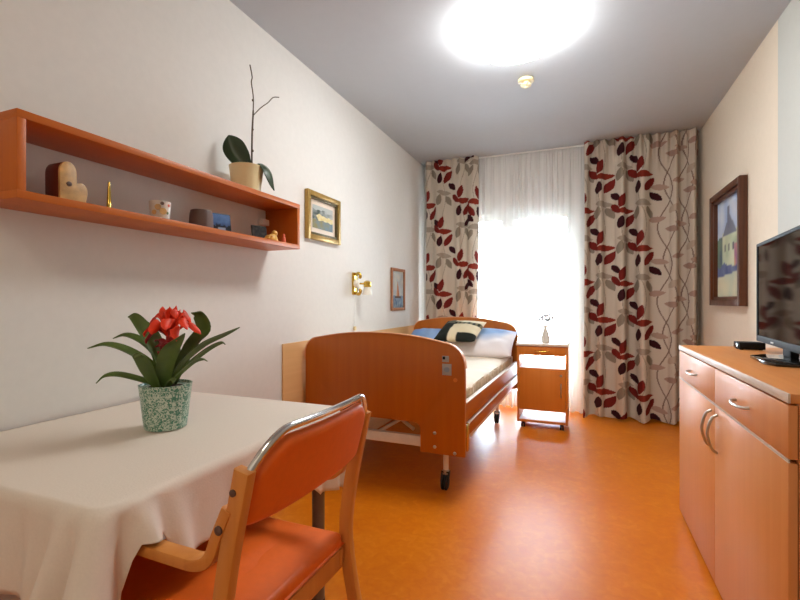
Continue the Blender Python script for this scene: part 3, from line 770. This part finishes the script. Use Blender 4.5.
# orchid on top of the shelf
ocx, ocy, ocz = -1.59, 1.845, hz1
oc = thing('potted_orchid', (ocx, ocy, ocz), 'leafy orchid with bare stems in a cream pot on top of the shelf', 'plant')
obj('pot', L([(.064, .0005), (.068, .004), (.076, .06), (.084, .13), (.086, .135), (.082, .137), (.078, .125), (.001, .12)], (ocx, ocy, ocz), 40), 'cream', oc)
obj('soil', L([(.07, .118), (.066, .126), (.03, .132), (.001, .133)], (ocx, ocy, ocz), 24), 'soil', oc)
RT = Vector((.9277, .3732, 0)); FW = Vector((-.3732, .9277, 0))
def OP(r, z, d=0): return Vector((ocx, ocy, ocz))+RT*(r*.85+.018)+FW*(d+r*.22)+Vector((0, 0, z))
def blade(path, wid, th_, side, n=6, tip=.04, base=.45, peak=.45):
    p = smooth_path(path, n); m = len(p); ws = []
    for i in range(m):
        t = i/(m-1)
        ws.append(wid*(base+(1-base)*math.sin(min(1, t/peak)*PI/2) if t < peak else max(tip, math.cos((t-peak)/(1-peak)*PI/2)**.75)))
    return leafblade(p, ws, th_, side)
def leafblade(p, ws, th_, side):
    """leaf: cupped cross-section of five points, real thickness"""
    bm = bmesh.new(); side = Vector(side).normalized(); n = len(p); rows = []
    for i in range(n):
        t = (p[min(i+1, n-1)]-p[max(i-1, 0)]).normalized(); s = (side-t*side.dot(t)).normalized(); nn = s.cross(t).normalized()
        cs = []
        for k in (-1, -.5, 0, .5, 1): cs.append(p[i]+s*k*ws[i]/2+nn*(abs(k)**1.5*ws[i]*.22))
        for k in (1, .5, 0, -.5, -1): cs.append(p[i]+s*k*ws[i]/2*.98+nn*(abs(k)**1.5*ws[i]*.22-th_))
        rows.append([bm.verts.new(c) for c in cs])
    for i in range(n-1):
        for k in range(10): bm.faces.new((rows[i][k], rows[i][(k+1) % 10], rows[i+1][(k+1) % 10], rows[i+1][k]))
    bm.faces.new(rows[0][::-1]); bm.faces.new(rows[-1])
    return bm
obj('leaf', blade([OP(-.005, .125), OP(-.04, .17), OP(-.085, .23), OP(-.118, .29)], .115, .004, RT+Vector((0, 0, .5)), base=.3, peak=.6), 'orchidleaf', oc)
obj('leaf', blade([OP(.01, .125), OP(.06, .155), OP(.115, .115), OP(.135, .022)], .11, .004, FW, base=.4, peak=.65), 'orchidleaf', oc)
obj('leaf', blade([OP(-.01, .125), OP(-.05, .145), OP(-.10, .142)], .03, .003, FW, base=.4, peak=.5), 'orchidleaf', oc)
st_ = obj('flower_stem', T(smooth_path([OP(.01, .125), OP(.012, .3), OP(.018, .42), OP(.018, .50), OP(.008, .57), OP(.012, .60), OP(.0, .66)]), [.0045]*17+[.003]*20+[.003]*12, 8), 'stem', oc)
obj('side_twig', T(smooth_path([OP(.016, .40), OP(.06, .445), OP(.10, .475), OP(.13, .505), OP(.165, .51)]), .0025, 8), 'stem', st_)
for z, r in ((.22, .006), (.33, .006), (.48, .006)):
    obj('node', L([(.003, -.006), (r, 0), (.003, .006)], OP(.0155, z), 10), 'stem', st_)

# ------------------------------------------------------------------ dining table, cloth, bromeliad
tx0, tx1, ty0, ty1, tz = -1.69, -.875, .60, 1.54, .735
tb = thing('dining_table', ((tx0+tx1)/2, (ty0+ty1)/2, 0), 'small table on grey tube legs against the left wall', 'table')
def rrect(x0, x1, y0, y1, r, n=6):
    p = []
    for cx, cy, a0 in ((x1-r, y0+r, -90), (x1-r, y1-r, 0), (x0+r, y1-r, 90), (x0+r, y0+r, 180)):
        for k in range(n+1): a = math.radians(a0+90*k/n); p.append((cx+r*math.cos(a), cy+r*math.sin(a)))
    return p
obj('tabletop', PR(rrect(tx0, tx1, ty0, ty1, .06), tz-.028, tz-.001, 'xy', bev=.003), 'night', tb)
obj('apron', box(box(box(B(tx0+.06, tx1-.06, ty0+.016, ty0+.036, tz-.06, tz-.029), tx0+.06, tx1-.06, ty1-.08, ty1-.06, tz-.06, tz-.029), tx0+.06, tx0+.08, ty0+.036, ty1-.08, tz-.06, tz-.029), tx1-.08, tx1-.06, ty0+.036, ty1-.08, tz-.06, tz-.029), 'greymetal', tb)
for x in (tx0+.06, tx1-.06):
    for y in (ty0+.026, ty1-.055):
        lg = obj('leg', T([(x, y, .012), (x, y, tz-.03)], .024, 20), 'greymetal', tb)
        obj('foot', L([(.020, 0), (.0255, .004), (.0255, .012)], (x, y, 0), 20), 'rubber', lg)

def cloth():
    """top sheet with rings hanging over three sides, cone folds at the corners"""
    r = .045; x0, x1, y0, y1 = tx0-.004, tx1+.008, ty0-.008, ty1+.008
    P = []   # (x, y, nx, ny, tag)
    def seg(a, b, n, nrm, name):
        for k in range(n): t = k/n; P.append((a[0]+(b[0]-a[0])*t, a[1]+(b[1]-a[1])*t, nrm[0], nrm[1], name, t))
    def arc(cx, cy, a0, n, name):
        for k in range(n): t = k/n; a = math.radians(a0+90*t); P.append((cx+r*math.cos(a), cy+r*math.sin(a), math.cos(a), math.sin(a), name, t))
    seg((x0, y0), (x1-r, y0), 70, (0, -1), 'near'); arc(x1-r, y0+r, -90, 26, 'cn')
    seg((x1, y0+r), (x1, y1-r), 90, (1, 0), 'right'); arc(x1-r, y1-r, 0, 26, 'cf')
    seg((x1-r, y1), (x0, y1), 70, (0, 1), 'far'); P.append((x0, y1, 0, 1, 'far', 1.0))
    bm = bmesh.new(); N_ = len(P)
    def drop(p):
        x, y, nx, ny, nm, t = p
        ip = lambda v, xs, ys: float(np.interp(v, xs, ys))
        if nm == 'near': return ip(x, [x0, -1.25, -1.1, x1-r], [.15, .165, .20, .33])
        if nm == 'cn': return ip(t, [0, .5, .8, 1], [.33, .37, .28, .15])
        if nm == 'right': return ip(y, [.637, .652, .715, .745, .80, .92, 1.05, 1.10, 1.215, 1.27, 1.36, 1.5], [.17, .085, .085, .15, .165, .175, .165, .085, .085, .20, .26, .29])
        if nm == 'cf': return ip(t, [0, .5, 1], [.29, .32, .28])
        return ip(x, [x0, -1.2, x1-r], [.15, .19, .28])
    def ripple(p, s):
        x, y, nx, ny, nm, t = p
        v = .008*math.sin(s*26+.6)+.005*math.sin(s*57+2)
        q = s-s_cn; v += (.050*math.cos(2*PI*q/.085+.6)+.020)*math.exp(-(q/.13)**2)
        if nm == 'right': v += .05*math.exp(-((y-.69)/.045)**2)
        q = s-s_cf; v += (.030*math.cos(2*PI*q/.09+.4)+.004)*math.exp(-(q/.12)**2)
        return v
    ss = [0]
    for i in range(1, N_): ss.append(ss[-1]+math.hypot(P[i][0]-P[i-1][0], P[i][1]-P[i-1][1]))
    s_cn = ss[[p[4] for p in P].index('cn')+13]; s_cf = ss[[p[4] for p in P].index('cf')+13]
    ztop = tz+.003; ND = 18
    rows = []
    rim = [bm.verts.new((p[0]-p[2]*.012, p[1]-p[3]*.012, ztop)) for p in P]; rows.append(rim)
    for q in range(ND+1):
        f = q/ND; row = []
        for i, p in enumerate(P):
            D_ = drop(p); d = D_*f
            rd = .010
            if q == 0: out, zz = -.003, ztop-.0015
            else:
                out = .006+(.018+ripple(p, ss[i]))*min(1, d/.16)**1.1; out = max(out, .004)
                zz = ztop-.004-d*math.cos(min(.5, abs(ripple(p, ss[i]))*2))
            row.append(bm.verts.new((p[0]+p[2]*out, p[1]+p[3]*out, zz+(.003*math.sin(ss[i]*31) if q == ND else 0))))
        rows.append(row)
    for a, b in zip(rows[:-1], rows[1:]):
        for i in range(N_-1): bm.faces.new((a[i], a[i+1], b[i+1], b[i]))
    f = bm.faces.new(rim)
    return bm
o = obj('tablecloth', cloth(), 'linen', sharp=70); tag(o, 'cream tablecloth hanging in folds over the table by the left wall', 'tablecloth')
md = o.modifiers.new('thickness', 'SOLIDIFY'); md.thickness = .0012; md.offset = 1

bcx, bcy, bcz = -1.251, 1.072, tz+.0055
br = thing('potted_bromeliad', (bcx, bcy, bcz), 'red-flowered green bromeliad in a speckled green pot on the table', 'plant')
obj('pot', L([(.058, .0005), (.062, .003), (.066, .03), (.078, .138), (.079, .142), (.075, .143), (.073, .135), (.001, .125)], (bcx, bcy, bcz), 56), 'pot', br)
obj('soil', L([(.0725, .124), (.07, .131), (.03, .134), (.001, .135)], (bcx, bcy, bcz), 30), 'soil', br)
def BP(px, py, d=0):   # offsets in pixels at the plant's distance, 318 px per metre, measured from the rim centre
    s = 1/318
    return Vector((bcx, bcy, bcz))+RT*((px-163)*s)+FW*d+Vector((0, 0, .142+(384-py)*s))
def lf(pts, wid, side=None, m='leaf', par=br, nm='leaf', peak=.4, base=.55):
    return obj(nm, blade(pts, wid, .0025, side or FW, base=base, peak=peak), m, par)
for pts, wd, sd in (
        ([(160, 386, 0), (150, 366, -.01), (130, 350, -.03), (110, 343, -.04), (93, 346, -.05)], .03, FW+Vector((0, 0, .5))),
        ([(160, 386, 0), (150, 356, .01), (135, 342, .02), (118, 335, .02), (104, 338, .02)], .03, FW+Vector((0, 0, .5))),
        ([(160, 386, .01), (150, 350, .02), (138, 332, .03), (122, 317, .05), (112, 316, .06)], .042, FW*.5+RT*.5+Vector((0, 0, .6))),
        ([(160, 386, .02), (146, 345, .06), (125, 325, .1), (103, 317, .13)], .026, FW+Vector((0, 0, .4))),
        ([(160, 386, -.02), (150, 380, -.04), (130, 372, -.07), (119, 372, -.09), (112, 378, -.10)], .022, FW+Vector((0, 0, .5))),
        ([(166, 386, 0), (178, 362, .0), (198, 343, .02), (220, 333, .03), (235, 327, .04)], .034, FW+Vector((0, 0, -.4))),
        ([(166, 386, 0), (180, 366, .03), (198, 350, .05), (212, 343, .06), (217, 346, .06)], .028, FW+Vector((0, 0, -.4))),
        ([(168, 386, -.02), (182, 372, -.04), (198, 359, -.05), (209, 356, -.06), (214, 359, -.06)], .022, FW+Vector((0, 0, -.4))),
        ([(166, 386, .03), (180, 350, .06), (192, 330, .08), (187, 313, .07), (182, 312, .05)], .05, RT+Vector((0, 0, .5))),
        ([(164, 386, -.02), (170, 362, -.04), (178, 345, -.05), (192, 331, -.06)], .05, RT*.9+Vector((0, 0, .6))),
        ([(160, 386, -.03), (157, 368, -.06), (155, 354, -.085), (154, 349, -.11), (153, 353, -.12)], .045, RT),
        ([(163, 386, .04), (160, 360, .08), (150, 340, .13), (140, 335, .17)], .04, RT),
        ([(168, 386, -.03), (177, 378, -.055), (182, 375, -.07), (183, 380, -.075)], .02, FW+RT)):
    lf([BP(*p) for p in pts], wd*1.08, sd)
sp = obj('flower_stalk', T([BP(165, 382), BP(166, 350), BP(168, 325)], [.008, .010, .012], 12), 'darkred', br)
for k, (ex, ey, d, wd, m_) in enumerate((
        (147, 325, -.01, .018, 'red'), (150, 315, .01, .018, 'red'), (158, 312, .03, .018, 'red'), (168, 307, .02, .02, 'red'), (174, 308, -.01, .02, 'red'),
        (182, 312, .02, .018, 'red'), (193, 323, .0, .018, 'red'), (186, 318, -.03, .02, 'red'), (160, 322, -.05, .022, 'red'), (172, 318, -.055, .022, 'red'),
        (152, 331, -.03, .02, 'darkred'), (180, 328, -.05, .02, 'red'), (176, 312, .05, .018, 'red'), (164, 308, -.02, .018, 'red'))):
    ex = 168+(ex-168)*1.1; ey = 323+(ey-318)*1.08; mx = 168+(ex-168)*.6; my = 330+(ey-330)*.75-5
    lf([BP(167, 336, 0), BP(mx, my-2, d*.5), BP(ex, ey, d), BP(ex+(ex-167)*.12, ey+5, d*1.15)], wd*1.5, FW+RT*.6 if abs(ex-167) < 12 else FW+Vector((0, 0, .5)), m_, br, 'bract', peak=.5, base=.5)
for ex, ey, d in ((157, 345, -.03), (151, 340, .0), (170, 342, -.04), (163, 350, -.05)):
    lf([BP(166, 358, 0), BP((166+ex)/2, ey+1, d*.6), BP(ex, ey, d)], .026, FW+RT*.5, 'darkred', br, 'bract', peak=.45)

# ------------------------------------------------------------------ chair
ch = thing('armchair', (-.83, .928, 0), 'beech armchair with orange vinyl seat and back, pushed up to the table', 'chair', rz=math.radians(-.6))
def band(path, thk):
    """outline of a bent strip in the xz plane"""
    p = [Vector((a, 0, b)) for a, b in path]; n = len(p); lft, rgt = [], []
    for i in range(n):
        t = (p[min(i+1, n-1)]-p[max(i-1, 0)]).normalized(); nn = Vector((-t.z, 0, t.x))
        h = thk[i]/2 if isinstance(thk, list) else thk/2
        lft.append((p[i]+nn*h)); rgt.append((p[i]-nn*h))
    return [(q.x, q.z) for q in lft+rgt[::-1]]
def sp2(pts, n=8): return [(q.x, q.y) for q in smooth_path([(a, b, 0) for a, b in pts], n)]
for s in (-1, 1):
    y0, y1 = (s*.260, s*.234)
    y0, y1 = min(y0, y1), max(y0, y1)
    post = sp2([(.285, .0), (.225, .22), (.185, .45), (.20, .62), (.245, .832)])
    lg = obj('rear_leg', PR(band(post, .036), y0, y1, 'xz', bev=.004), 'chairw', ch, world=False)
    arm = sp2([(.212, .755), (.186, .70), (.165, .652), (.13, .632), (.07, .63), (-.12, .632), (-.235, .628), (-.265, .60), (-.27, .55), (-.272, .30), (-.275, .0)], 7)
    ya, yb = (y0-.002, y1+.008) if s < 0 else (y0-.008, y1+.002)
    a_ = obj('armrest', PR(band(arm, .024), ya-.001, yb, 'xz', bev=.003), 'chairw', ch, world=False)
    for (bx_, bz_) in ((.196, .715),):
        lab(obj('bolt', L([(.009, 0), (.009, s*.003), (.005, s*.005)], (bx_, yb if s > 0 else ya-.001, bz_), 14, 'y'), 'brown', a_, world=False), 'dark bolt head')
    lab(obj('bolt', L([(.007, 0), (.007, s*.003), (.004, s*.004)], (.228, y1 if s > 0 else y0, .79), 14, 'y'), 'brown', lg, world=False), 'dark bolt head')
    obj('side_rail', B(-.262, .185, s*.222-.010, s*.222+.010, .385, .432, .003), 'chairw', ch, world=False)
obj('rear_rail', B(.160, .182, -.231, .231, .375, .432, .003), 'chairw', ch, world=False)
obj('front_rail', B(-.262, -.242, -.211, .211, .385, .432, .003), 'chairw', ch, world=False)
bm = cushion(.47, .462, .07, n=26, pinch=.0)
for v in bm.verts:
    if v.co.z < 0: v.co.z *= .25
rot(bm, Matrix.Translation((-.045, 0, .446)))
bm2 = box(bm, -.27, .185, -.228, .228, .433, .478, .014, 3)
obj('seat', bm2, 'vinyl', ch, world=False, sharp=50)
# padded back: rounded upper corners, gently hollow
def backpad():
    bm = bmesh.new(); n, k = 40, 14; rows = []
    for side in (1, -1):
        rr = []
        for j in range(k+1):
            row = []
            for i in range(n+1):
                u = 2*i/n-1; v = j/k
                # upper corner rounding: narrow the row near the top
                y = u*.228; zb = .70; topz = .876-.085*max(0, (abs(u)-.62)/.38)**2.2
                z = zb+.012*abs(u)**6+(topz-zb)*v
                xo = .205+.052*(z-.66)/.2+.020*(1-u*u)*1.0
                e = min(1, max(0, (1-abs(u)**14)))*min(1, max(0, 1-abs(2*v-1)**10))
                row.append(bm.verts.new((xo+side*(.004+.013*e**.5), y, z)))
            rr.append(row)
        rows.append(rr)
    for rr in rows:
        for j in range(k):
            for i in range(n): bm.faces.new((rr[j][i], rr[j][i+1], rr[j+1][i+1], rr[j+1][i]))
    A, Bq = rows
    ring = [(0, i) for i in range(n)]+[(j, n) for j in range(k)]+[(k, i) for i in range(n, 0, -1)]+[(j, 0) for j in range(k, 0, -1)]
    for q in range(len(ring)):
        (a, b), (c, d) = ring[q], ring[(q+1) % len(ring)]
        bm.faces.new((A[a][b], A[c][d], Bq[c][d], Bq[a][b]))
    return bm
bk = obj('backrest', backpad(), 'vinyl', ch, world=False, sharp=60)
tr = []
for u in np.linspace(-1, 1, 41):
    z = .893-.075*max(0, (abs(u)-.60)/.40)**2.2
    tr.append((.205+.052*(z-.66)/.2+.020*(1-u*u), u*.243, z))
lab(obj('top_tube', T([(.238, -.247, .79)]+tr+[(.238, .247, .79)], .0085, 12), 'chrome', ch, world=False), 'chrome tube around the back')

# ------------------------------------------------------------------ ceiling light, detector
def ceiling_light(lx, ly, label, m):
    cl = thing('ceiling_light', (lx, ly, ZC-.1), label, 'ceiling light')
    obj('base_ring', L([(.27, 0), (.285, -.002), (.285, -.008), (.27, -.010)], (lx, ly, ZC-.001), 56), 'white', cl)
    prof = [(.299, -.012)]+[(.299*math.cos(a), -.012-.13*math.sin(a)) for a in np.linspace(.05, PI/2-.02, 14)]
    lab(obj('dome', L(prof, (lx, ly, ZC-.001), 64), m, cl), 'lit white dome')
ceiling_light(-.353, 2.65, 'large round glowing opal dome light on the ceiling', 'lamp')
ceiling_light(-.353, -.75, 'added unseen dome light on the ceiling behind the viewer, brightening the near end', 'lamp_fill')  # added out of view to brighten the table, chair and shelf
sd = thing('smoke_detector', (-.363, 3.30, ZC-.05), 'small cream smoke detector on the ceiling beyond the light', 'smoke detector')
obj('base', L([(.045, 0), (.055, -.003), (.055, -.018), (.05, -.024)], (-.363, 3.30, ZC-.001), 32), 'cream', sd)
obj('sensor_head', L([(.026, -.024), (.028, -.034), (.038, -.038), (.036, -.048), (.016, -.054), (.012, -.062), (.004, -.064)], (-.363, 3.30, ZC-.001), 28), 'cream', sd)
